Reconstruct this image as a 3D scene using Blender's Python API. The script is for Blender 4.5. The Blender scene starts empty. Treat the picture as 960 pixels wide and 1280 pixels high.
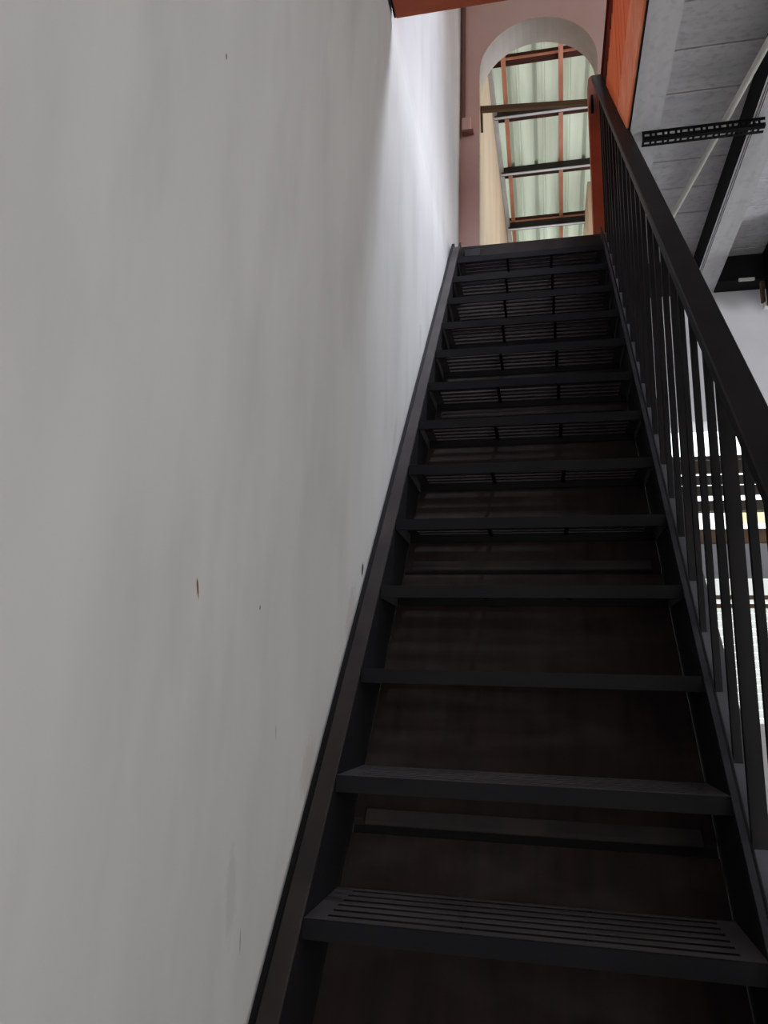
import bpy, bmesh, math, random
from mathutils import Vector, Matrix
random.seed(7)
scene = bpy.context.scene
COL = scene.collection

# ------------------------------------------------------------------ camera
cam_data = bpy.data.cameras.new('camera')
cam_data.sensor_width = 36.0
cam_data.lens = 26.20
cam_data.clip_start = 0.02
cam = bpy.data.objects.new('camera', cam_data)
COL.objects.link(cam)
CAM = Vector((0.4247, -1.1801, 0.6067))
def _cam_axes(p, y, ro):
    cp, sp, cy, sy = math.cos(p), math.sin(p), math.cos(y), math.sin(y)
    f = Vector((sy*cp, cy*cp, sp)); ri = Vector((cy, -sy, 0)); u = ri.cross(f)
    c, s = math.cos(ro), math.sin(ro)
    return ri*c + u*s, u*c - ri*s, f
_r, _u, _f = _cam_axes(math.radians(13.451), math.radians(-12.505), math.radians(1.748))
M = Matrix((( _r.x, _u.x, -_f.x, CAM.x), (_r.y, _u.y, -_f.y, CAM.y), (_r.z, _u.z, -_f.z, CAM.z), (0, 0, 0, 1)))
cam.matrix_world = M
scene.camera = cam

# ------------------------------------------------------------------ world, exposure, lights
w = bpy.data.worlds.new('overcast_sky'); scene.world = w; w.use_nodes = True
bg = w.node_tree.nodes['Background']
bg.inputs['Color'].default_value = (0.90, 0.95, 1.0, 1)
bg.inputs['Strength'].default_value = 3.0
scene.view_settings.view_transform = 'Standard'
scene.view_settings.look = 'None'
scene.view_settings.exposure = 0.0
scene.view_settings.gamma = 1.0
scene.view_settings.use_curve_mapping = False
scene.cycles.max_bounces = 7
scene.cycles.diffuse_bounces = 5
scene.cycles.transmission_bounces = 4
scene.cycles.use_denoising = True
scene.cycles.sample_clamp_indirect = 4.0

def area(name, loc, target, sx, sy, power, color):
    l = bpy.data.lights.new(name, 'AREA'); l.shape = 'RECTANGLE'; l.size = sx; l.size_y = sy
    l.energy = power; l.color = color
    o = bpy.data.objects.new(name, l); COL.objects.link(o)
    o.location = loc
    o.rotation_euler = (Vector(target) - Vector(loc)).to_track_quat('-Z', 'Y').to_euler()
    return o
# daylight by the street door; side, roof and fill lights have no openings built
area('daylight_street_door', (2.2, -4.45, 0.9), (1.2, 1.0, 1.2), 2.6, 2.6, 26, (1.0, 0.97, 0.93))
sw = area('side_light_no_opening', (4.35, -0.4, 1.15), (0.0, -0.3, 0.95), 3.4, 1.4, 30, (1.0, 0.985, 0.965))
sw.data.spread = math.radians(125)
rl = area('roof_light_no_opening', (1.30, 1.62, 6.2), (-0.02, 1.58, 1.3), 0.8, 1.2, 45, (0.80, 0.87, 1.0))
rl.data.spread = math.radians(48)
area('fill_rear_wall', (4.3, 1.3, 1.5), (1.4, 2.95, 2.4), 0.9, 1.2, 12, (0.86, 0.91, 1.0)).data.spread = math.radians(80)  # added fill to brighten the lower end wall; no window is built
area('fill_upstairs', (3.9, 1.0, 5.0), (0.0, 2.2, 4.6), 1.6, 1.6, 45, (1.0, 0.93, 0.88))  # added warm fill for the arch wall; no upstairs window is built

# ------------------------------------------------------------------ helpers
def smooth_rand(a, b): return a + (b-a)*random.random()

def nodes_of(name):
    m = bpy.data.materials.new(name); m.use_nodes = True
    nt = m.node_tree
    return m, nt, nt.nodes['Principled BSDF']

def mat(name, base, rough=0.7, spec=0.3, metal=0.0, c2=None, scale=(6, 6, 6), detail=6, bump=0.0, bscale=60, lo=0.35, hi=0.65, c3=None, scale3=(1, 1, 1), f3=0.5):
    m, nt, p = nodes_of(name)
    p.inputs['Roughness'].default_value = rough
    p.inputs['Metallic'].default_value = metal
    p.inputs['Specular IOR Level'].default_value = spec
    p.inputs['Base Color'].default_value = (*base, 1)
    geo = nt.nodes.new('ShaderNodeNewGeometry')
    def noise(sc, det, seed):
        mp = nt.nodes.new('ShaderNodeMapping'); mp.inputs['Scale'].default_value = sc
        mp.inputs['Location'].default_value = (seed*3.1, seed*1.7, seed)
        nt.links.new(geo.outputs['Position'], mp.inputs['Vector'])
        n = nt.nodes.new('ShaderNodeTexNoise'); n.inputs['Scale'].default_value = 1.0; n.inputs['Detail'].default_value = det
        nt.links.new(mp.outputs[0], n.inputs['Vector'])
        return n
    out = None
    if c2:
        n = noise(scale, detail, 1)
        r = nt.nodes.new('ShaderNodeValToRGB'); r.color_ramp.elements[0].position = lo; r.color_ramp.elements[1].position = hi
        r.color_ramp.elements[0].color = (*base, 1); r.color_ramp.elements[1].color = (*c2, 1)
        nt.links.new(n.outputs['Fac'], r.inputs['Fac']); out = r.outputs['Color']
    if c3:
        n = noise(scale3, 5, 4)
        r = nt.nodes.new('ShaderNodeValToRGB'); r.color_ramp.elements[0].position = 0.5; r.color_ramp.elements[1].position = 0.72
        r.color_ramp.elements[0].color = (0, 0, 0, 1); r.color_ramp.elements[1].color = (f3, f3, f3, 1)
        nt.links.new(n.outputs['Fac'], r.inputs['Fac'])
        mx = nt.nodes.new('ShaderNodeMix'); mx.data_type = 'RGBA'
        nt.links.new(r.outputs['Color'], mx.inputs[0]); nt.links.new(out, mx.inputs[6]); mx.inputs[7].default_value = (*c3, 1)
        out = mx.outputs[2]
    if out: nt.links.new(out, p.inputs['Base Color'])
    if bump:
        n = noise((bscale,)*3, 4, 2)
        b = nt.nodes.new('ShaderNodeBump'); b.inputs['Strength'].default_value = bump; b.inputs['Distance'].default_value = 0.004
        nt.links.new(n.outputs['Fac'], b.inputs['Height']); nt.links.new(b.outputs[0], p.inputs['Normal'])
    m['out'] = 1
    return m

def add_spots(m, spots):
    """stains with a shape of their own: (y, z, ry, rz, colour, noise) on a wall facing +x"""
    nt = m.node_tree; p = nt.nodes['Principled BSDF']
    geo = nt.nodes.new('ShaderNodeNewGeometry')
    n = nt.nodes.new('ShaderNodeTexNoise'); n.inputs['Scale'].default_value = 60; n.inputs['Detail'].default_value = 3
    nt.links.new(geo.outputs['Position'], n.inputs['Vector'])
    for (y, z, ry, rz, tilt, colr, amt) in spots:
        mp = nt.nodes.new('ShaderNodeMapping'); mp.vector_type = 'TEXTURE'
        mp.inputs['Location'].default_value = (0, y, z); mp.inputs['Rotation'].default_value = (tilt, 0, 0)
        mp.inputs['Scale'].default_value = (100, ry, rz)
        nt.links.new(geo.outputs['Position'], mp.inputs['Vector'])
        ln = nt.nodes.new('ShaderNodeVectorMath'); ln.operation = 'LENGTH'; nt.links.new(mp.outputs[0], ln.inputs[0])
        ad = nt.nodes.new('ShaderNodeMath'); ad.operation = 'MULTIPLY_ADD'
        nt.links.new(n.outputs['Fac'], ad.inputs[0]); ad.inputs[1].default_value = 1.2; nt.links.new(ln.outputs['Value'], ad.inputs[2])
        mr = nt.nodes.new('ShaderNodeMapRange'); mr.inputs[1].default_value = 1.75; mr.inputs[2].default_value = 1.2
        mr.inputs[3].default_value = 0; mr.inputs[4].default_value = amt; mr.clamp = True
        nt.links.new(ad.outputs[0], mr.inputs[0])
        mx = nt.nodes.new('ShaderNodeMix'); mx.data_type = 'RGBA'
        src = p.inputs['Base Color'].links[0].from_socket
        nt.links.new(mr.outputs[0], mx.inputs[0]); nt.links.new(src, mx.inputs[6]); mx.inputs[7].default_value = (*colr, 1)
        nt.links.new(mx.outputs[2], p.inputs['Base Color'])

def tag(o, label=None, cat=None, group=None, kind=None):
    if label: o['label'] = label
    if cat: o['category'] = cat
    if group: o['group'] = group
    if kind: o['kind'] = kind
    return o

WORLD = {}
def empty(name, loc, parent=None):
    o = bpy.data.objects.new(name, None); COL.objects.link(o); o.empty_display_size = 0.1
    off = Vector((0, 0, 0))
    if parent: o.parent = parent; off = WORLD[parent.name]
    o.location = Vector(loc) - off; WORLD[o.name] = Vector(loc)
    return o

def obj(name, verts, faces, m, parent=None, fm=None, mats=None, bevel=0.0, smooth=False):
    c = Vector((0, 0, 0))
    for v in verts: c += Vector(v)
    c /= len(verts)
    me = bpy.data.meshes.new(name)
    me.from_pydata([Vector(v) - c for v in verts], [], faces)
    for q in (mats or [m]): me.materials.append(q)
    bm = bmesh.new(); bm.from_mesh(me)
    if fm:
        bm.faces.ensure_lookup_table()
        for i, k in enumerate(fm): bm.faces[i].material_index = k
    if bevel > 0:
        bmesh.ops.bevel(bm, geom=list(bm.edges), offset=bevel, segments=1, affect='EDGES', clamp_overlap=True)
    bmesh.ops.recalc_face_normals(bm, faces=bm.faces)
    if smooth:
        for f in bm.faces: f.smooth = True
    bm.to_mesh(me); bm.free()
    o = bpy.data.objects.new(name, me); COL.objects.link(o)
    off = Vector((0, 0, 0))
    if parent: o.parent = parent; off = WORLD[parent.name]
    o.location = c - off; WORLD[o.name] = c.copy()
    return o

BF = [(0, 3, 2, 1), (4, 5, 6, 7), (0, 1, 5, 4), (1, 2, 6, 5), (2, 3, 7, 6), (3, 0, 4, 7)]
def bx(x0, x1, y0, y1, z0, z1):
    return [(x0, y0, z0), (x1, y0, z0), (x1, y1, z0), (x0, y1, z0), (x0, y0, z1), (x1, y0, z1), (x1, y1, z1), (x0, y1, z1)]
def box(name, m, parent, x0, x1, y0, y1, z0, z1, bevel=0.0):
    return obj(name, bx(x0, x1, y0, y1, z0, z1), BF, m, parent, bevel=bevel)
def boxes(name, m, parent, lst, bevel=0.0):
    V, F = [], []
    for b in lst:
        k = len(V); V += (bx(*b) if len(b) == 6 else b); F += [tuple(k+i for i in f) for f in BF]
    return obj(name, V, F, m, parent, bevel=bevel)
def prism_x(name, m, parent, prof, x0, x1, bevel=0.0):
    """profile in (y, z) swept along x"""
    n = len(prof)
    V = [(x0, y, z) for y, z in prof] + [(x1, y, z) for y, z in prof]
    F = [tuple(range(n)), tuple(reversed(range(n, 2*n)))] + [(i, i+n, (i+1) % n + n, (i+1) % n) for i in range(n)]
    return obj(name, V, F, m, parent, bevel=bevel)
def prism_y(name, m, parent, prof, y0, y1, bevel=0.0):
    n = len(prof)
    V = [(x, y0, z) for x, z in prof] + [(x, y1, z) for x, z in prof]
    F = [tuple(range(n)), tuple(reversed(range(n, 2*n)))] + [(i, i+n, (i+1) % n + n, (i+1) % n) for i in range(n)]
    return obj(name, V, F, m, parent, bevel=bevel)
def tube(name, m, parent, a, b, r, seg=12):
    a, b = Vector(a), Vector(b); d = (b-a).normalized()
    s = d.orthogonal().normalized(); t = d.cross(s)
    V = []
    for P in (a, b):
        for i in range(seg):
            an = 2*math.pi*i/seg; V.append(P + s*math.cos(an)*r + t*math.sin(an)*r)
    F = [(i, (i+1) % seg, (i+1) % seg+seg, i+seg) for i in range(seg)] + [tuple(range(seg)), tuple(reversed(range(seg, 2*seg)))]
    return obj(name, V, F, m, parent, smooth=False)

# ------------------------------------------------------------------ materials
white_wall = mat('white_plaster', (0.60, 0.59, 0.575), 0.75, 0.25, c2=(0.53, 0.52, 0.51), scale=(3, 4.5, 1.1), lo=0.3, hi=0.75, bump=0.12, bscale=7,
                 c3=(0.42, 0.41, 0.40), scale3=(8, 7, 2.2), f3=0.35)
add_spots(white_wall, [
    (-0.220, 0.740, 0.0032, 0.016, 0.35, (0.22, 0.07, 0.02), 1.0),
    (0.726, 0.917, 0.010, 0.020, -0.3, (0.02, 0.02, 0.02), 0.95),
    (-0.282, 1.574, 0.003, 0.006, 0.0, (0.06, 0.05, 0.05), 0.8),
    (0.018, 0.737, 0.003, 0.004, 0.0, (0.08, 0.07, 0.06), 0.8),
    (0.134, 0.529, 0.003, 0.012, 0.1, (0.2, 0.19, 0.18), 0.6),
    (0.03, 0.22, 0.003, 0.02, 0.1, (0.2, 0.18, 0.17), 0.6),
    (0.62, 0.78, 0.035, 0.09, -0.3, (0.33, 0.27, 0.25), 0.35),
    (0.55, 0.62, 0.03, 0.07, -0.3, (0.30, 0.28, 0.28), 0.35),
    (1.10, 1.42, 0.025, 0.08, -0.3, (0.30, 0.27, 0.26), 0.30),
    (0.33, 0.45, 0.04, 0.06, -0.3, (0.40, 0.32, 0.29), 0.35),
    (-0.02, 0.30, 0.02, 0.07, 0.1, (0.36, 0.36, 0.36), 0.3),
    (1.55, 2.00, 0.02, 0.06, 0.0, (0.30, 0.27, 0.26), 0.30),
])
bounce_pink = mat('bounce_pink_plaster', (0.72, 0.475, 0.43), 0.8, 0.2, c2=(0.78, 0.57, 0.53), scale=(2, 2, 1.5), bump=0.1, bscale=8)  # white plaster tinted pink, standing in for orange bounce light
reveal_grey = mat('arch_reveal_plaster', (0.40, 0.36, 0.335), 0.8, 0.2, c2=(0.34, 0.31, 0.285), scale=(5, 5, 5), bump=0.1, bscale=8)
lower_wall = mat('lower_wall_plaster', (0.76, 0.75, 0.76), 0.8, 0.2, c2=(0.66, 0.64, 0.64), scale=(2, 2, 2))
yellow_wall = mat('cream_plaster', (0.55, 0.45, 0.32), 0.8, 0.2, c2=(0.46, 0.37, 0.26), scale=(5, 5, 1.2))
orange = mat('orange_gloss_paint', (0.80, 0.165, 0.045), 0.65, 0.1, c2=(0.60, 0.10, 0.03), scale=(9, 14, 1.6), lo=0.3, hi=0.7, bump=0.15, bscale=25)
orange_dark = mat('dark_red_band', (0.13, 0.014, 0.008), 0.8, 0.03, c2=(0.09, 0.010, 0.006), scale=(7, 7, 3))  # deep red for the parapet's upper band and top rail
orange_pale = mat('faded_orange_paint', (0.78, 0.24, 0.11), 0.65, 0.12, c2=(0.66, 0.15, 0.06), scale=(9, 5, 5), lo=0.3, hi=0.7, bump=0.15, bscale=25, c3=(0.75, 0.50, 0.42), scale3=(20, 14, 14), f3=0.3)
orange_beam = mat('rust_orange_paint', (0.36, 0.075, 0.03), 0.6, 0.3, c2=(0.28, 0.055, 0.022), scale=(3, 12, 8), bump=0.15, bscale=25)
grey_wood = mat('grey_painted_wood', (0.68, 0.665, 0.67), 0.65, 0.3, c2=(0.55, 0.54, 0.55), scale=(2, 22, 22), lo=0.3, hi=0.7, bump=0.3, bscale=22,
                c3=(0.22, 0.21, 0.21), scale3=(30, 46, 30), f3=0.35)
grey_joist = mat('grey_painted_joist', (0.60, 0.585, 0.585), 0.6, 0.3, c2=(0.50, 0.49, 0.495), scale=(22, 2, 22), lo=0.3, hi=0.7, bump=0.25, bscale=20,
                 c3=(0.30, 0.28, 0.27), scale3=(34, 26, 26), f3=0.3)
black_joist = mat('black_joist_side', (0.012, 0.011, 0.012), 0.8, 0.15)
black_paint = mat('black_steel_paint', (0.0085, 0.0080, 0.0098), 0.55, 0.12, c2=(0.015, 0.0135, 0.015), scale=(5, 9, 9), lo=0.35, hi=0.7, bump=0.12, bscale=40)
rail_paint = mat('black_handrail_paint', (0.0085, 0.0078, 0.0088), 0.5, 0.10, c2=(0.014, 0.012, 0.013), scale=(8, 8, 8), bump=0.08, bscale=30)
dusty_paint = mat('dusty_black_paint', (0.030, 0.025, 0.025), 0.7, 0.12, c2=(0.050, 0.040, 0.038), scale=(10, 7, 7), lo=0.35, hi=0.7, bump=0.15, bscale=40)
grey_steel = mat('dark_grey_steel_paint', (0.034, 0.034, 0.040), 0.55, 0.12, c2=(0.052, 0.052, 0.060), scale=(8, 8, 8))
slat_paint = mat('top_lit_slat_paint', (0.065, 0.060, 0.063), 0.55, 0.25, c2=(0.095, 0.087, 0.090), scale=(5, 9, 9))  # dusty tread tops, lightened beyond the lips to show light from above
flange_grey = mat('lit_grey_flange_paint', (0.075, 0.075, 0.085), 0.55, 0.2, c2=(0.10, 0.10, 0.115), scale=(8, 8, 8))  # grey raised in the colour so the flange looks lit
ply = mat('dark_stained_plywood', (0.020, 0.0145, 0.0128), 0.7, 0.08, c2=(0.037, 0.026, 0.023), scale=(26, 3, 3), lo=0.3, hi=0.75, bump=0.2, bscale=14,
          c3=(0.06, 0.05, 0.043), scale3=(5, 9, 9), f3=0.45)
floor_mat = mat('cement_floor', (0.42, 0.40, 0.38), 0.6, 0.3, c2=(0.35, 0.33, 0.32), scale=(4, 4, 4), bump=0.1, bscale=20)
conduit_mat = mat('off_white_pvc', (0.66, 0.64, 0.58), 0.4, 0.4, c2=(0.58, 0.56, 0.51), scale=(9, 9, 9))
slot_black = mat('black_slotted_steel', (0.004, 0.004, 0.004), 0.5, 0.1)
brown_wood = mat('brown_weathered_wood', (0.16, 0.10, 0.055), 0.8, 0.2, c2=(0.09, 0.055, 0.035), scale=(3, 20, 20), lo=0.3, hi=0.7)
purlin_brown = mat('red_oxide_purlin', (0.055, 0.016, 0.011), 0.8, 0.2, c2=(0.035, 0.012, 0.009), scale=(4, 9, 9))
purlin_pink = mat('red_oxide_batten', (0.52, 0.25, 0.17), 0.8, 0.2, c2=(0.40, 0.17, 0.11), scale=(9, 4, 9))
beam_black = mat('black_steel_beam', (0.010, 0.010, 0.011), 0.5, 0.35)
galv = mat('galvanised_flashing', (0.45, 0.46, 0.48), 0.4, 0.5, 0.3, c2=(0.36, 0.37, 0.38), scale=(6, 6, 6))
shutter_mat = mat('white_slatted_shutter', (0.75, 0.78, 0.73), 0.5, 0.3, c2=(0.68, 0.72, 0.66), scale=(2, 2, 2))
dark_frame = mat('dark_brown_frame', (0.035, 0.026, 0.02), 0.6, 0.3, c2=(0.05, 0.04, 0.03), scale=(4, 4, 9))
grey_panel = mat('grey_metal_panel', (0.30, 0.30, 0.31), 0.5, 0.3, c2=(0.25, 0.25, 0.26), scale=(5, 5, 5))
red_cloth = mat('red_signboard_paint', (0.65, 0.03, 0.03), 0.5, 0.3)
yellow_paint = mat('pale_yellow_paint', (0.92, 0.82, 0.46), 0.5, 0.3)
fade_white = mat('white_board_paint', (0.8, 0.78, 0.74), 0.6, 0.3)
# translucent roof sheeting lit by the sky above it
roof_sheet, nt, p = nodes_of('translucent_green_sheet')
p.inputs['Base Color'].default_value = (0.50, 0.54, 0.45, 1); p.inputs['Roughness'].default_value = 0.6
tr = nt.nodes.new('ShaderNodeBsdfTranslucent'); tr.inputs['Color'].default_value = (0.50, 0.55, 0.42, 1)
mx = nt.nodes.new('ShaderNodeMixShader'); mx.inputs[0].default_value = 0.5
nt.links.new(p.outputs[0], mx.inputs[1]); nt.links.new(tr.outputs[0], mx.inputs[2])
nt.links.new(mx.outputs[0], nt.nodes['Material Output'].inputs['Surface'])
geo = nt.nodes.new('ShaderNodeNewGeometry'); mp = nt.nodes.new('ShaderNodeMapping'); mp.inputs['Scale'].default_value = (14, 1.5, 1.5)
nz = nt.nodes.new('ShaderNodeTexNoise'); nz.inputs['Scale'].default_value = 1; nz.inputs['Detail'].default_value = 4
rp = nt.nodes.new('ShaderNodeValToRGB'); rp.color_ramp.elements[0].position = .3; rp.color_ramp.elements[1].position = .7
rp.color_ramp.elements[0].color = (0.21, 0.23, 0.17, 1); rp.color_ramp.elements[1].color = (0.36, 0.39, 0.31, 1)
nt.links.new(geo.outputs['Position'], mp.inputs[0]); nt.links.new(mp.outputs[0], nz.inputs['Vector']); nt.links.new(nz.outputs['Fac'], rp.inputs[0])
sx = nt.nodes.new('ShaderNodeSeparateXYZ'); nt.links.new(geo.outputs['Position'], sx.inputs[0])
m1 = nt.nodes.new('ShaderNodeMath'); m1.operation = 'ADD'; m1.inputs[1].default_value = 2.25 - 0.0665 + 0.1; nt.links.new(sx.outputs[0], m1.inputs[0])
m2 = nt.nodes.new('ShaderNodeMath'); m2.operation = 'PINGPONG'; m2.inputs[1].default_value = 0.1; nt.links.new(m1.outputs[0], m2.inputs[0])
m3 = nt.nodes.new('ShaderNodeMapRange'); m3.inputs[1].default_value = 0.080; m3.inputs[2].default_value = 0.092; m3.inputs[3].default_value = 0.0; m3.inputs[4].default_value = 0.75  # dark stripes along the ribs, painted to stand in for their shading
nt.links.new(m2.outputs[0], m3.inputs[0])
rib_shade = nt.nodes.new('ShaderNodeMix'); rib_shade.data_type = 'RGBA'; nt.links.new(m3.outputs[0], rib_shade.inputs[0]); nt.links.new(rp.outputs[0], rib_shade.inputs[6])
rib_shade.inputs[7].default_value = (0.07, 0.075, 0.055, 1)
nt.links.new(rib_shade.outputs[2], tr.inputs['Color'])

# ------------------------------------------------------------------ dimensions
R, T, W = 0.2185, 0.17883, 0.748          # rise, going, width between stringers
SL = math.hypot(R, T); SY, SZ = T/SL, R/SL   # slope direction
NY, NZ = -R/SL, T/SL                          # normal of the pitch plane, up and outward
def on_slope(y, off=0.0):                     # off > 0 goes below the pitch line
    return (y - NY*off, y*R/T - NZ*off)
FLOOR = -4*R                                   # ground floor level
UP = 3.059                                     # upper floor level
CEIL = 3.03                                    # underside of the ceiling planks
JB = 2.88                                      # underside of the joists
XW = -0.052                                    # face of the left wall
YE = 2.95                                      # face of the end wall

# ------------------------------------------------------------------ shell
tag(box('floor', floor_mat, None, -0.25, 4.6, -4.8, 12, FLOOR-0.1, FLOOR), kind='structure')
prof = [(-0.25, FLOOR), (XW, FLOOR), (XW, 2.45), (XW+.001, 2.60), (XW-.0005, 2.72), (XW-.004, 2.82), (XW-.008, 2.88), (XW-.010, 2.95), (XW-.009, 3.2), (XW-.009, 6.3), (-0.25, 6.3)]  # invented bulge near floor level, shaped to give a soft shading line
wl = tag(prism_y('wall_left', white_wall, None, prof, -4.8, YE+0.2), kind='structure')
tag(box('wall_right', lower_wall, None, 4.6, 4.75, -4.8, YE+0.2, FLOOR, 6.3), kind='structure')
tag(boxes('wall_front', lower_wall, None, [(-0.25, 1.4, -4.8, -4.65, FLOOR, 6.3), (3.4, 4.75, -4.8, -4.65, FLOOR, 6.3), (1.4, 3.4, -4.8, -4.65, 1.6, 6.3)]), kind='structure')
tag(boxes('roof', white_wall, None, [(-0.25, 4.75, -4.8, YE+0.2, 6.3, 6.4)]), kind='structure')

# end wall, upper storey, with the arched opening
AC, AR, ASP = 0.440, 0.375, 4.588
def arch_wall():
    y0, y1 = YE, YE+0.2
    n = 24
    pts = [(AC-AR, UP)] + [(AC-AR*math.cos(math.pi*i/n), ASP+AR*math.sin(math.pi*i/n)) for i in range(n+1)] + [(AC+AR, UP)]
    top = 6.3
    V, F, fm = [], [], []
    def quad(a, b, c, d, k=0):
        i = len(V); V.extend([a, b, c, d]); F.append((i, i+1, i+2, i+3)); fm.append(k)
    for y in (y0, y1):
        quad((XW-0.1, y, UP), (pts[0][0], y, UP), (pts[1][0], y, ASP), (XW-0.1, y, ASP))
        quad((XW-0.1, y, ASP), (pts[1][0], y, ASP), (pts[1][0], y, top), (XW-0.1, y, top))
        quad((pts[-1][0], y, UP), (4.6, y, UP), (4.6, y, ASP), (pts[-1][0], y, ASP))
        quad((pts[-1][0], y, ASP), (4.6, y, ASP), (4.6, y, top), (pts[-1][0], y, top))
        for i in range(1, n+1):
            a, b = pts[i], pts[i+1]
            quad((a[0], y, a[1]), (b[0], y, b[1]), (b[0], y, top), (a[0], y, top))
    for i in range(len(pts)-1):
        a, b = pts[i], pts[i+1]
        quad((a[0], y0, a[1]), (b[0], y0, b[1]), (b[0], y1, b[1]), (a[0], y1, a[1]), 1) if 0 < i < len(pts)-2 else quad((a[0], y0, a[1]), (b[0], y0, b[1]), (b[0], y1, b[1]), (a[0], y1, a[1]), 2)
    return obj('wall_end_upper', V, F, bounce_pink, None, fm=fm, mats=[bounce_pink, reveal_grey, yellow_wall])
tag(arch_wall(), kind='structure')
# end wall, ground storey, with the wide opening to the yard
tag(boxes('wall_end', lower_wall, None, [(XW-0.1, 0.98, YE+.02, YE+0.2, FLOOR, UP), (0.98, 2.7, YE+.02, YE+0.2, 2.10, UP), (2.7, 4.6, YE+.02, YE+0.2, FLOOR, UP),
    (0.98, 2.7, YE+.02, YE+0.2, FLOOR, 0.50)]), kind='structure')

# ceiling over the ground floor: planks and joists
ceiling = tag(empty('ceiling', (1.5, 0, CEIL)), kind='structure')
edges = [-4.6]
while edges[-1] < -0.2: edges.append(edges[-1] + 0.21)
edges = [e + (0.09-edges[-1]) for e in edges] + [0.30, 0.51, 0.72, 0.93, 1.15, 1.36, 1.58, 1.79, 2.00, 2.205, 2.41, 2.60, 2.79, 2.955]
for a, b in zip(edges[:-1], edges[1:]):
    a = max(a, -4.65)
    if b - a < .02: continue
    x0 = XW if b < 0.80 else 0.803
    dz = random.uniform(-0.003, 0.003)
    tw = random.uniform(-0.002, 0.002)
    g = 0.003
    ga = 0.006 if round(a, 2) in (1.58, 2.41) else (0.0042 if round(a, 2) in (1.36, 2.0) else 0.0025)
    V = bx(x0, 4.6, a+ga, b-g, CEIL+dz, CEIL+0.027)
    V[0] = (x0, a+ga, CEIL+dz+tw); V[1] = (4.6, a+ga, CEIL+dz-tw)
    obj('plank', V, BF, grey_wood, ceiling, bevel=0.0015)
box('subfloor', black_joist, ceiling, 0.803, 4.6, 0.89, YE+.02, CEIL+0.0275, UP-0.001)
box('subfloor', black_joist, ceiling, XW, 4.6, -4.65, 0.888, CEIL+0.0275, UP-0.001)
for i, x in enumerate((0.803, 1.273, 1.90, 2.42, 2.94, 3.46, 3.98)):
    wdt = (0.115, 0.122)[i > 0]
    V = bx(x, x+wdt, -4.6 if i else 0.84, YE+.02, JB, CEIL-0.004)
    # grey paint on the underside and right, the face towards the stairs left black
    j = obj('joist', V, BF, grey_joist, ceiling, fm=[0, 0, 0, 0, 0, 1 if i else 0], mats=[grey_joist, black_joist], bevel=0.0)
box('edge_bead', black_joist, ceiling, 1.281, 1.2832, 0.0, YE+.01, JB-0.0015, JB-0.0002)
box('edge_bead', black_joist, ceiling, 1.290, 1.2915, 0.0, YE+.01, JB-0.0015, JB-0.0002)
tag(boxes('trim_1', black_joist, None, [(0.92, 1.271, YE-0.10, YE+.018, 2.872, CEIL-0.005), (1.397, 1.898, YE-0.10, YE+.018, 2.872, CEIL-0.005)]), kind='structure')
boxes('batten', fade_white, ceiling, [(1.50, 1.58, YE-0.115, YE-0.101, 2.862, 2.876)])  # white strip standing in for the light gap at the wall top

# ------------------------------------------------------------------ upper floor: landing and its trims
landing = tag(empty('landing', (0.4, 2.6, UP)), 'black painted landing slab at the head of the stairs, under the arch', 'landing')
box('slab', black_paint, landing, XW, 0.785, 2.592, YE+0.019, 2.86, UP-0.004, bevel=0.004)
prism_x('nosing', dusty_paint, landing, [(2.572, 2.985), (2.592, 2.985), (2.592, UP-.004), (2.66, UP-.004), (2.66, UP+.004), (2.572, UP+.004)], XW, 0.785, bevel=0.002)
box('bolt_plate', grey_steel, landing, 0.012, 0.10, 2.558, 2.572, 2.99, 3.035, bevel=0.003)

# opening beam at the near edge of the stairwell
tag(box('stairwell_beam', orange_beam, None, -0.045, 0.80, 0.80, 0.892, JB, UP+0.02, bevel=0.003),
    'rust orange painted beam crossing the head of the picture above the white wall', 'beam')
tag(box('gap_shade', black_joist, None, XW, -0.046, 0.79, 0.892, JB+.005, UP), kind='structure')  # black piece standing in for the dark gap at the beam end

# orange board parapet along the right edge of the stairwell
par = tag(empty('plank_parapet', (0.81, 1.9, UP)), 'orange painted board parapet standing along the upper edge of the stairwell', 'parapet')
box('fascia_board', orange_pale, par, 0.786, 0.7965, 0.893, YE-.005, 2.884, 3.215, bevel=0.002)
y = 0.897; k = 0
while y < YE-0.12:
    wv = 0.098
    z1 = 3.80 + random.uniform(-.012, .012); z0 = 3.705 + random.uniform(-.012, .012)
    xo = random.uniform(-0.0025, 0.0025)
    prof = [(y, 3.2155), (y+wv-.003, 3.2155), (y+wv-.003, z0), (y, z1)]
    prism_x('board', orange, par, prof, 0.789+xo, 0.806+xo, bevel=0.002)
    y += wv; k += 1
box('slit_shade_strip', black_joist, par, 0.7967, 0.8027, 0.893, YE-.005, 2.8815, 3.05)  # added black strip standing in for the dark slit behind the fascia
box('backing_panel', orange_dark, par, 0.810, 0.828, 0.893, YE-.005, UP+.001, 4.15, bevel=0.002)
box('top_rail', orange_dark, par, 0.800, 0.838, 0.893, YE-.005, 4.151, 4.175, bevel=0.003)

# orange newel post at the head of the handrail
newel = tag(empty('newel_post', (0.76, 2.64, UP)), 'orange round-topped post standing at the head of the black handrail', 'post')
pr = [(0.722, UP+.005), (0.786, UP+.005), (0.786, 4.115)] + [(0.754+0.032*math.cos(a), 4.09+0.045*math.sin(a)) for a in [math.pi*i/8 for i in range(1, 8)]] + [(0.722, 4.08)]
prism_y('shaft', orange_beam, newel, pr, 2.61, 2.68, bevel=0.003)
box('bracket', slot_black, newel, 0.733, 0.748, 2.585, 2.6095, 3.87, 3.98, bevel=0.002)

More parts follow.
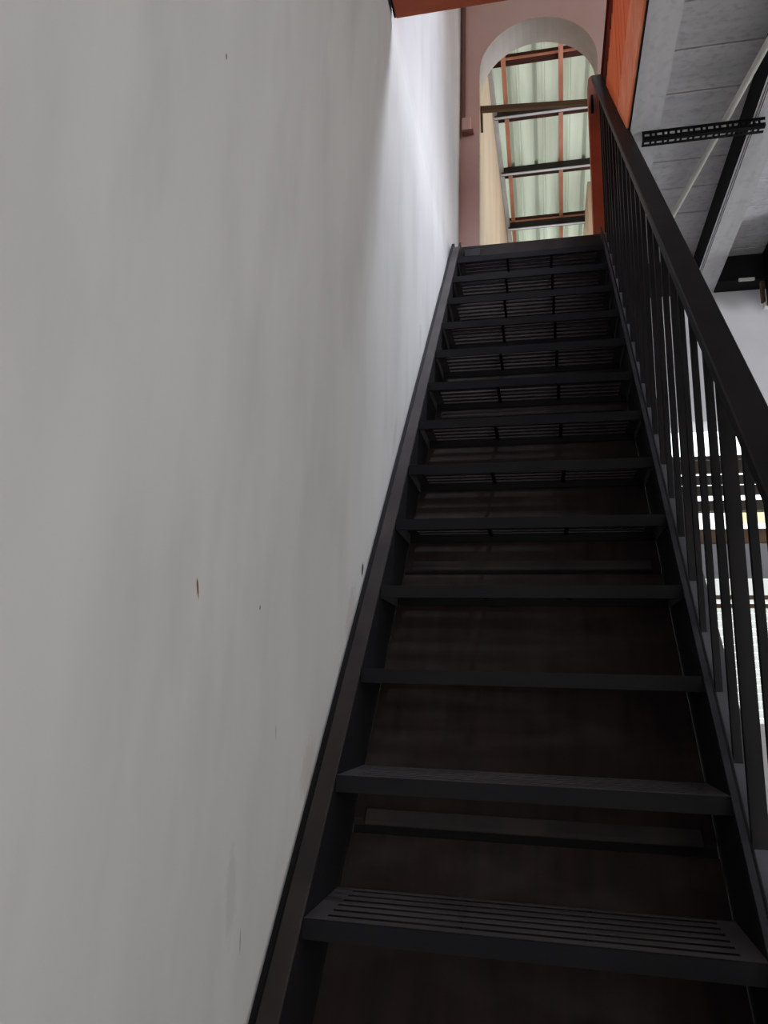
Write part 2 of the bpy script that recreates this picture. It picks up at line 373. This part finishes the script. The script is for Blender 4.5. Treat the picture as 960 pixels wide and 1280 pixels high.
# conduit trunking and junction box on the arch wall
tr_ = tag(empty('cable_trunking', (-0.03, YE, 4.2)), 'narrow dusty trunking running down the wall corner beside the arch', 'trunking')
mauve = mat('dusty_mauve_trunking', (0.30, 0.15, 0.13), 0.8, 0.2, c2=(0.24, 0.12, 0.10), scale=(9, 9, 3))
box('channel', mauve, tr_, -0.049, -0.027, YE-0.022, YE-0.0005, 4.235, 6.2, bevel=0.002)
jb = tag(empty('junction_box', (0.0, YE, 4.17)), 'small pink-tinted junction box at the foot of the corner trunking', 'junction box')
box('box_body', bounce_pink, jb, -0.047, 0.010, YE-0.035, YE-0.0005, 4.135, 4.23, bevel=0.003)
box('lip', mauve, jb, -0.047, 0.028, YE-0.040, YE-0.0005, 4.115, 4.134, bevel=0.002)

# brown bar across the arch with a hanging tail
tb = tag(empty('timber_bar', (0.4, 3.0, 4.33)), 'thin brown timber bar wedged across the arched opening', 'bar')
V = bx(0.066, 0.814, 2.985, 3.015, 4.30, 4.335)
V = [(x, y, z + (0.03 if x < .4 else -0.03)) for x, y, z in V]
obj('rod', V, BF, brown_wood, tb, bevel=0.002)
tube('hanging_loop', brown_wood, tb, (0.074, 2.99, 4.33), (0.078, 2.985, 4.16), 0.008, 8)

# ------------------------------------------------------------------ stairs
stairs = tag(empty('staircase', (W/2, -0.6, FLOOR)), 'steep black steel staircase with slotted treads climbing beside the white wall', 'staircase')
def sloped(name, m, x0, x1, y0, y1, o0, o1, parent=stairs, bevel=0.0):
    """bar running up the pitch from y0 to y1 between offsets o0 (upper) and o1 (lower)"""
    a, b, c, d = on_slope(y0, o1), on_slope(y1, o1), on_slope(y1, o0), on_slope(y0, o0)
    return prism_x(name, m, parent, [a, b, c, d], x0, x1, bevel)
y_bot = FLOOR*T/R
# left stringer: channel with its flange on top
lst = empty('stringer', (0, 0.9, 1.1), stairs)
lst['label'] = 'dusty channel stringer along the white wall'
sloped('flange', dusty_paint, -0.036, 0.0, y_bot+.15, 2.44, 0.0, 0.008, lst, 0.0015)
sloped('web', black_paint, -0.008, 0.0, y_bot+.16, 2.50, 0.0082, 0.215, lst)
sloped('shadow_gap_strip', black_joist, XW+.0005, -0.0365, y_bot+.16, 2.50, 0.012, 0.06, lst)  # black strip painting the shade in the gap along the wall
rst = empty('stringer', (W, 0.9, 1.1), stairs)
rst['label'] = 'grey-edged stringer below the railing'
sloped('edge_strip', grey_steel, W-0.003, W+0.008, y_bot+.16, 2.50, -0.003, 0.003, rst)
sloped('web', black_paint, W, W+0.007, y_bot+.16, 2.50, 0.0032, 0.215, rst)
sloped('flange', flange_grey, W+0.014, W+0.053, y_bot+.15, 2.47, 0.0, 0.008, rst, 0.0015)
sloped('outer_web', black_paint, W+0.045, W+0.053, y_bot+.16, 2.50, 0.0082, 0.215, rst)

TD = 0.232
def make_tread(k):
    y0, z1 = k*T, k*R
    e = empty('tread', (W/2, y0, z1), stairs)
    box('front_lip', black_paint, e, 0.001, W-0.001, y0, y0+0.0058, z1-0.032, z1-0.0002)
    boxes('frame', slat_paint, e, [
        (0.001, W-0.001, y0+0.006, y0+0.028, z1-0.0012, z1),                # front strip
        (0.001, W-0.001, y0+TD-0.016, y0+TD-0.004, z1-0.0012, z1),         # rear strip
        (0.001, 0.036, y0+0.028, y0+TD-0.016, z1-0.0012, z1),               # end strips
        (W-0.036, W-0.001, y0+0.028, y0+TD-0.016, z1-0.0012, z1),
        (0.001, 0.005, y0+0.006, y0+TD-0.016, z1-0.032, z1-0.0012),         # end cleats
        (W-0.005, W-0.001, y0+0.006, y0+TD-0.016, z1-0.032, z1-0.0012)])
    box('rear_lip', black_paint, e, 0.001, W-0.001, y0+TD-0.012, y0+TD-0.006, z1-0.026, z1-0.0014)
    n = 5; gap = 0.0155
    span = TD-0.016-0.028
    bw = (span - (n+1)*gap)/n
    for i in range(n):
        yy = y0+0.028+gap+i*(bw+gap)
        o = box('slat', slat_paint, e, 0.036, W-0.036, yy, yy+bw, z1-0.0012, z1)
    for i, xx in enumerate((0.036+(W-.072)/3, 0.036+2*(W-.072)/3)):
        for j in range(1):
            box('cross_bar', black_paint, e, xx-0.006, xx+0.006, y0+0.0285, y0+TD-0.0165, z1-0.010, z1-0.00122)
    return e
for k in range(-3, 14): make_tread(k)
# plywood sheets closing the underside, each lapped over the one below
jy = [0.512, 1.026, 1.612]          # y (at offset .185) of the joints that show
def soff(y, off):                    # point on the sheet plane at absolute y
    return (y, y*R/T - off*SL/T)
bounds = [-0.60, 0.0, 0.512, 1.03, 1.612, 2.20, 2.75]
bounds = [-0.66, -0.04, 0.515, 1.04, 1.618, 2.18, 2.73]
for a, b in zip(bounds[:-1], bounds[1:]):
    OFF0, OFF1 = 0.190, 0.200
    p0, p1 = soff(a+0.004, OFF0), soff(b-0.018, OFF0)
    q0, q1 = soff(a+0.004, OFF1), soff(b-0.018, OFF1)
    sh_ = prism_x('backing_sheet', ply, stairs, [q0, q1, p1, p0], 0.002, W-0.002, bevel=0.001)
for b in bounds[1:-1]:
    # proud edging strip above the open joint, and the dark void behind it
    prism_x('edging_strip', dusty_paint, stairs, [soff(b-.006, .1898), soff(b+.012, .1898), soff(b+.012, .184), soff(b-.006, .184)], 0.028, W-0.028, bevel=0.0008)
    prism_x('joint_backing', black_joist, stairs, [soff(b-.03, .2012), soff(b+.03, .2012), soff(b+.03, .206), soff(b-.03, .206)], 0.002, W-0.002)

# ------------------------------------------------------------------ railing
railing = tag(empty('stair_railing', (0.768, -0.6, FLOOR+0.4)), 'black steel railing with square balusters climbing the open side of the stairs', 'railing')
HR = 0.962
def rz(y): return y*R/T
def rail(y0, y1, x0, x1, top, th, name, m):
    prism_x(name, m, railing, [(y0, rz(y0)+top-th), (y1, rz(y1)+top-th), (y1, rz(y1)+top), (y0, rz(y0)+top)], x0, x1, bevel=0.003)
rail(-0.78, 2.55, 0.738, 0.798, HR, 0.040, 'handrail', rail_paint)
SPEC = {-3: (0.772, 0.790), 4: (0.7635, 0.779), 5: (0.7635, 0.7775), 6: (0.764, 0.779), -2: (0.772, 0.7865), -1: (0.761, 0.789), 0: (0.7645, 0.7805), 1: (0.7625, 0.7765), 2: (0.762, 0.7745), 3: (0.764, 0.787)}
for n in range(-10, 20):
    y = 0.403 + 0.1073*n
    xo = random.uniform(-.0015, .0015)
    x0, x1 = SPEC.get(n, (0.7635+xo, 0.7785+xo))
    d = 0.013
    V = [(x0, y, rz(y)-0.001), (x1, y, rz(y)-0.001), (x1, y+d, rz(y+d)-0.001), (x0, y+d, rz(y+d)-0.001),
         (x0, y, rz(y)+HR-.041), (x1, y, rz(y)+HR-.041), (x1, y+d, rz(y+d)+HR-.041), (x0, y+d, rz(y+d)+HR-.041)]
    if rz(y) > UP:   # stands on the landing
        V = [(a, b, UP+.005) if i < 4 else (a, b, c) for i, (a, b, c) in enumerate(V)]
    obj('baluster', V, BF, rail_paint, railing)
box('newel', rail_paint, railing, 0.745, 0.79, -0.80, -0.755, FLOOR, rz(-.78)+HR-.002, bevel=0.002)

# ------------------------------------------------------------------ under the ceiling
# slotted angle fixed below two joists
ang = tag(empty('slotted_angle', (1.08, 1.6, JB)), 'black perforated steel angle fixed across the undersides of the grey joists', 'slotted angle')
def perforated(x0, x1, fn, th):
    """boxes of a strip with two kinds of slots; fn maps (x0,x1,u0,u1) to a box"""
    L = [fn(x0, x1, 0, 0.014), fn(x0, x1, 0.028, 0.040)]
    x = x0; i = 0
    while x < x1:
        post = 0.009; sl = (0.020, 0.011)[i % 2]
        L.append(fn(x, min(x+post, x1), 0.014, 0.028)); x += post+sl; i += 1
    return L
xa, xb = 0.85, 1.318
boxes('vertical_flange', slot_black, ang, perforated(xa, xb, lambda a, b, u, v: (a, b, 1.596, 1.600, 2.8395+u, 2.8395+v), .003))
boxes('level_flange', slot_black, ang, perforated(xa, xb, lambda a, b, u, v: (a, b, 1.6002+u, 1.6002+v, 2.8395, 2.8425), .003))
cond = tube('conduit_pipe', conduit_mat, None, (1.262, 0.98, 2.852), (1.035, 2.62, 2.972), 0.0125, 14)
tag(cond, 'off-white plastic conduit pipe slanting under the grey plank ceiling', 'pipe')
spk = tag(empty('ceiling_box', (1.8, 2.6, 2.8)), 'dark box hung below the ceiling against the white end wall', 'box')
box('casing', slot_black, spk, 1.632, 1.86, 2.45, YE-.102, 2.70, CEIL-.006, bevel=0.006)
box('foot', fade_white, spk, 1.618, 1.645, YE-.1, YE-.06, 2.70, 2.73, bevel=0.004)
box('side_strip', brown_wood, spk, 1.612, 1.631, YE-.1, YE-.07, 2.735, 2.86, bevel=0.002)

# ------------------------------------------------------------------ yard opening on the ground floor, seen between the balusters
gr = tag(empty('yard_screen', (1.8, YE, 0.5)), 'slatted dark screen and grey panels filling the wide opening behind the railing', 'screen')
def zz(v): return v
boxes('louvre', dark_frame, gr, [(0.982, 2.698, YE+.08, YE+.10, a, b) for a, b in ((1.896, 1.918),)])
for a, b in ((1.815, 1.885), (1.752, 1.800), (1.69, 1.742)):
    box('louvre', dark_frame, gr, 0.982, 2.698, YE+.06, YE+.085, a, b)
box('sill_rail', dark_frame, gr, 0.982, 2.698, YE+.05, YE+.11, 1.600, 1.655)
box('transom', brown_wood, gr, 0.982, 2.698, YE+.05, YE+.11, 1.42, 1.498)
box('panel', grey_panel, gr, 0.982, 2.698, YE+.06, YE+.09, 1.235, 1.4195)
box('louvre', brown_wood, gr, 0.982, 2.698, YE+.06, YE+.085, 1.125, 1.145)
box('louvre', brown_wood, gr, 0.982, 2.698, YE+.06, YE+.085, 1.080, 1.100)
box('mullion', dark_frame, gr, 0.982, 1.10, YE+.055, YE+.115, 0.502, 2.098)
tag(box('sign_board', red_cloth, None, 2.11, 2.40, 5.30, 5.33, 2.70, 2.81), 'red signboard seen outside between the balusters', 'sign')
tag(box('yellow_panel', yellow_paint, None, 1.98, 2.35, 5.3, 5.35, 2.04, 2.19), 'pale yellow panel standing outside beyond the dark screen', 'panel')
# slatted white shutter across the yard
sh = tag(empty('roller_shutter', (2.2, 4.6, FLOOR)), 'white slatted roller shutter across the yard, seen between the balusters', 'shutter')
z = -0.4
while z < 1.25:
    prism_x('slat', shutter_mat, sh, [(4.60, z), (4.62, z), (4.62, z+.052), (4.606, z+.052), (4.592, z+.026)], 0.98, 3.4)
    z += 0.056
for x in (0.93, 3.41):
    box('guide_rail', dark_frame, sh, x, x+.045, 4.57, 4.65, FLOOR, 1.3)
box('hood', shutter_mat, sh, 0.93, 3.455, 4.56, 4.72, 1.3, 1.46)

# ------------------------------------------------------------------ beyond the arch: passage walls and sheet roof
tag(prism_y('wall_passage_left', yellow_wall, None, [(-0.15, UP), (0.062, UP), (0.062, 5.6), (-0.15, 5.6)], YE+.2, 4.0), kind='structure')
bpy.data.objects['wall_passage_left']['kind'] = 'structure'
ROOF0, RM = 5.40, 0.227
def rzf(y, off=0): return ROOF0 - RM*(y-3.15) - off
# left wall splays very slightly
me = bpy.data.objects['wall_passage_left']; bpy.data.objects.remove(me)
def passage_wall(name, xa, xb, ya, yb, xo):
    V = [(xa, ya, UP-.2), (xb, yb, UP-.2), (xb+xo, yb, UP-.2), (xa+xo, ya, UP-.2),
         (xa, ya, rzf(ya, .02)), (xb, yb, rzf(yb, .02)), (xb+xo, yb, rzf(yb, .02)), (xa+xo, ya, rzf(ya, .02))]
    return tag(obj(name, V, BF, yellow_wall), kind='structure')
passage_wall('wall_passage_left', 0.050, 0.150, YE+.2, 5.7, -0.15)
passage_wall('wall_passage_right', 0.852, 0.820, 4.75, 6.0, 0.12)
tag(box('floor_passage', floor_mat, None, -0.3, 1.6, YE+.2001, 5.2, UP-0.1, UP-0.01), kind='structure')
V = [(0.052, 3.2, rzf(3.2, .08)), (0.085, 3.2, rzf(3.2, .08)), (0.182, 5.6, rzf(5.6, .08)), (0.150, 5.6, rzf(5.6, .08)),
     (0.052, 3.2, rzf(3.2, .021)), (0.085, 3.2, rzf(3.2, .021)), (0.182, 5.6, rzf(5.6, .021)), (0.150, 5.6, rzf(5.6, .021))]
tag(obj('wall_flashing', V, BF, galv, None), 'grey metal flashing along the top of the cream passage wall', 'flashing')
roof = tag(empty('sheet_roof', (0.5, 4.4, 5.2)), 'pale green corrugated sheet roof on battens and black beams beyond the arch', 'roof')
def corrugated(xa, xb, ya, yb, lift):
    prof = []
    x = xa
    P = 0.20
    while x < xb:
        prof += [(x, 0), (x+0.050, 0), (x+0.054, 0.045), (x+0.079, 0.045), (x+0.083, 0), (x+0.126, 0), (x+0.129, 0.014), (x+0.141, 0.014), (x+0.144, 0)]
        x += P
    V, F = [], []
    for yy in (ya, yb):
        V += [(px, yy, rzf(yy, -0.06) + h + lift) for px, h in prof]
    n = len(prof)
    for i in range(n-1): F.append((i, i+1, i+1+n, i+n))
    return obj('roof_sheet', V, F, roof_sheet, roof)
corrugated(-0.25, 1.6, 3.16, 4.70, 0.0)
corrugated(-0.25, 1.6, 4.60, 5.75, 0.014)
for y in (3.60, 4.06, 4.60, 5.14):
    V = bx(-0.2, 1.6, y, y+0.05, 0, 0.055)
    V = [(a, b, rzf(b, -.003) + (c if c == 0 else 0.052)) for a, b, c in V]
    obj('purlin', V, BF, purlin_brown, roof)
    box('purlin_edge', purlin_pink, roof, -0.2, 1.6, y-0.006, y-0.0005, rzf(y, .002), rzf(y, -.018))
for x0, x1 in ((0.168, 0.180), (0.592, 0.622)):
    wv = 0.034
    V = [(x0, 3.2, rzf(3.2, .03)), (x0+wv, 3.2, rzf(3.2, .03)), (x1+wv, 5.7, rzf(5.7, .03)), (x1, 5.7, rzf(5.7, .03)),
         (x0, 3.2, rzf(3.2, .003)), (x0+wv, 3.2, rzf(3.2, .003)), (x1+wv, 5.7, rzf(5.7, .003)), (x1, 5.7, rzf(5.7, .003))]
    obj('batten', V, BF, purlin_pink, roof)
for y in (3.97, 4.50, 5.10):
    z = rzf(y, .032)
    xl = 0.04 + (y-3.4)*0.045
    boxes('steel_beam', beam_black, roof, [(xl+.03, 1.6, y, y+0.006, z-0.085, z), (xl+.03, 1.6, y+0.006, y+0.05, z-0.006, z)])
    box('beam_lip', galv, roof, xl+.03, 1.6, y-0.022, y-.0005, z-0.0845, z-0.078)
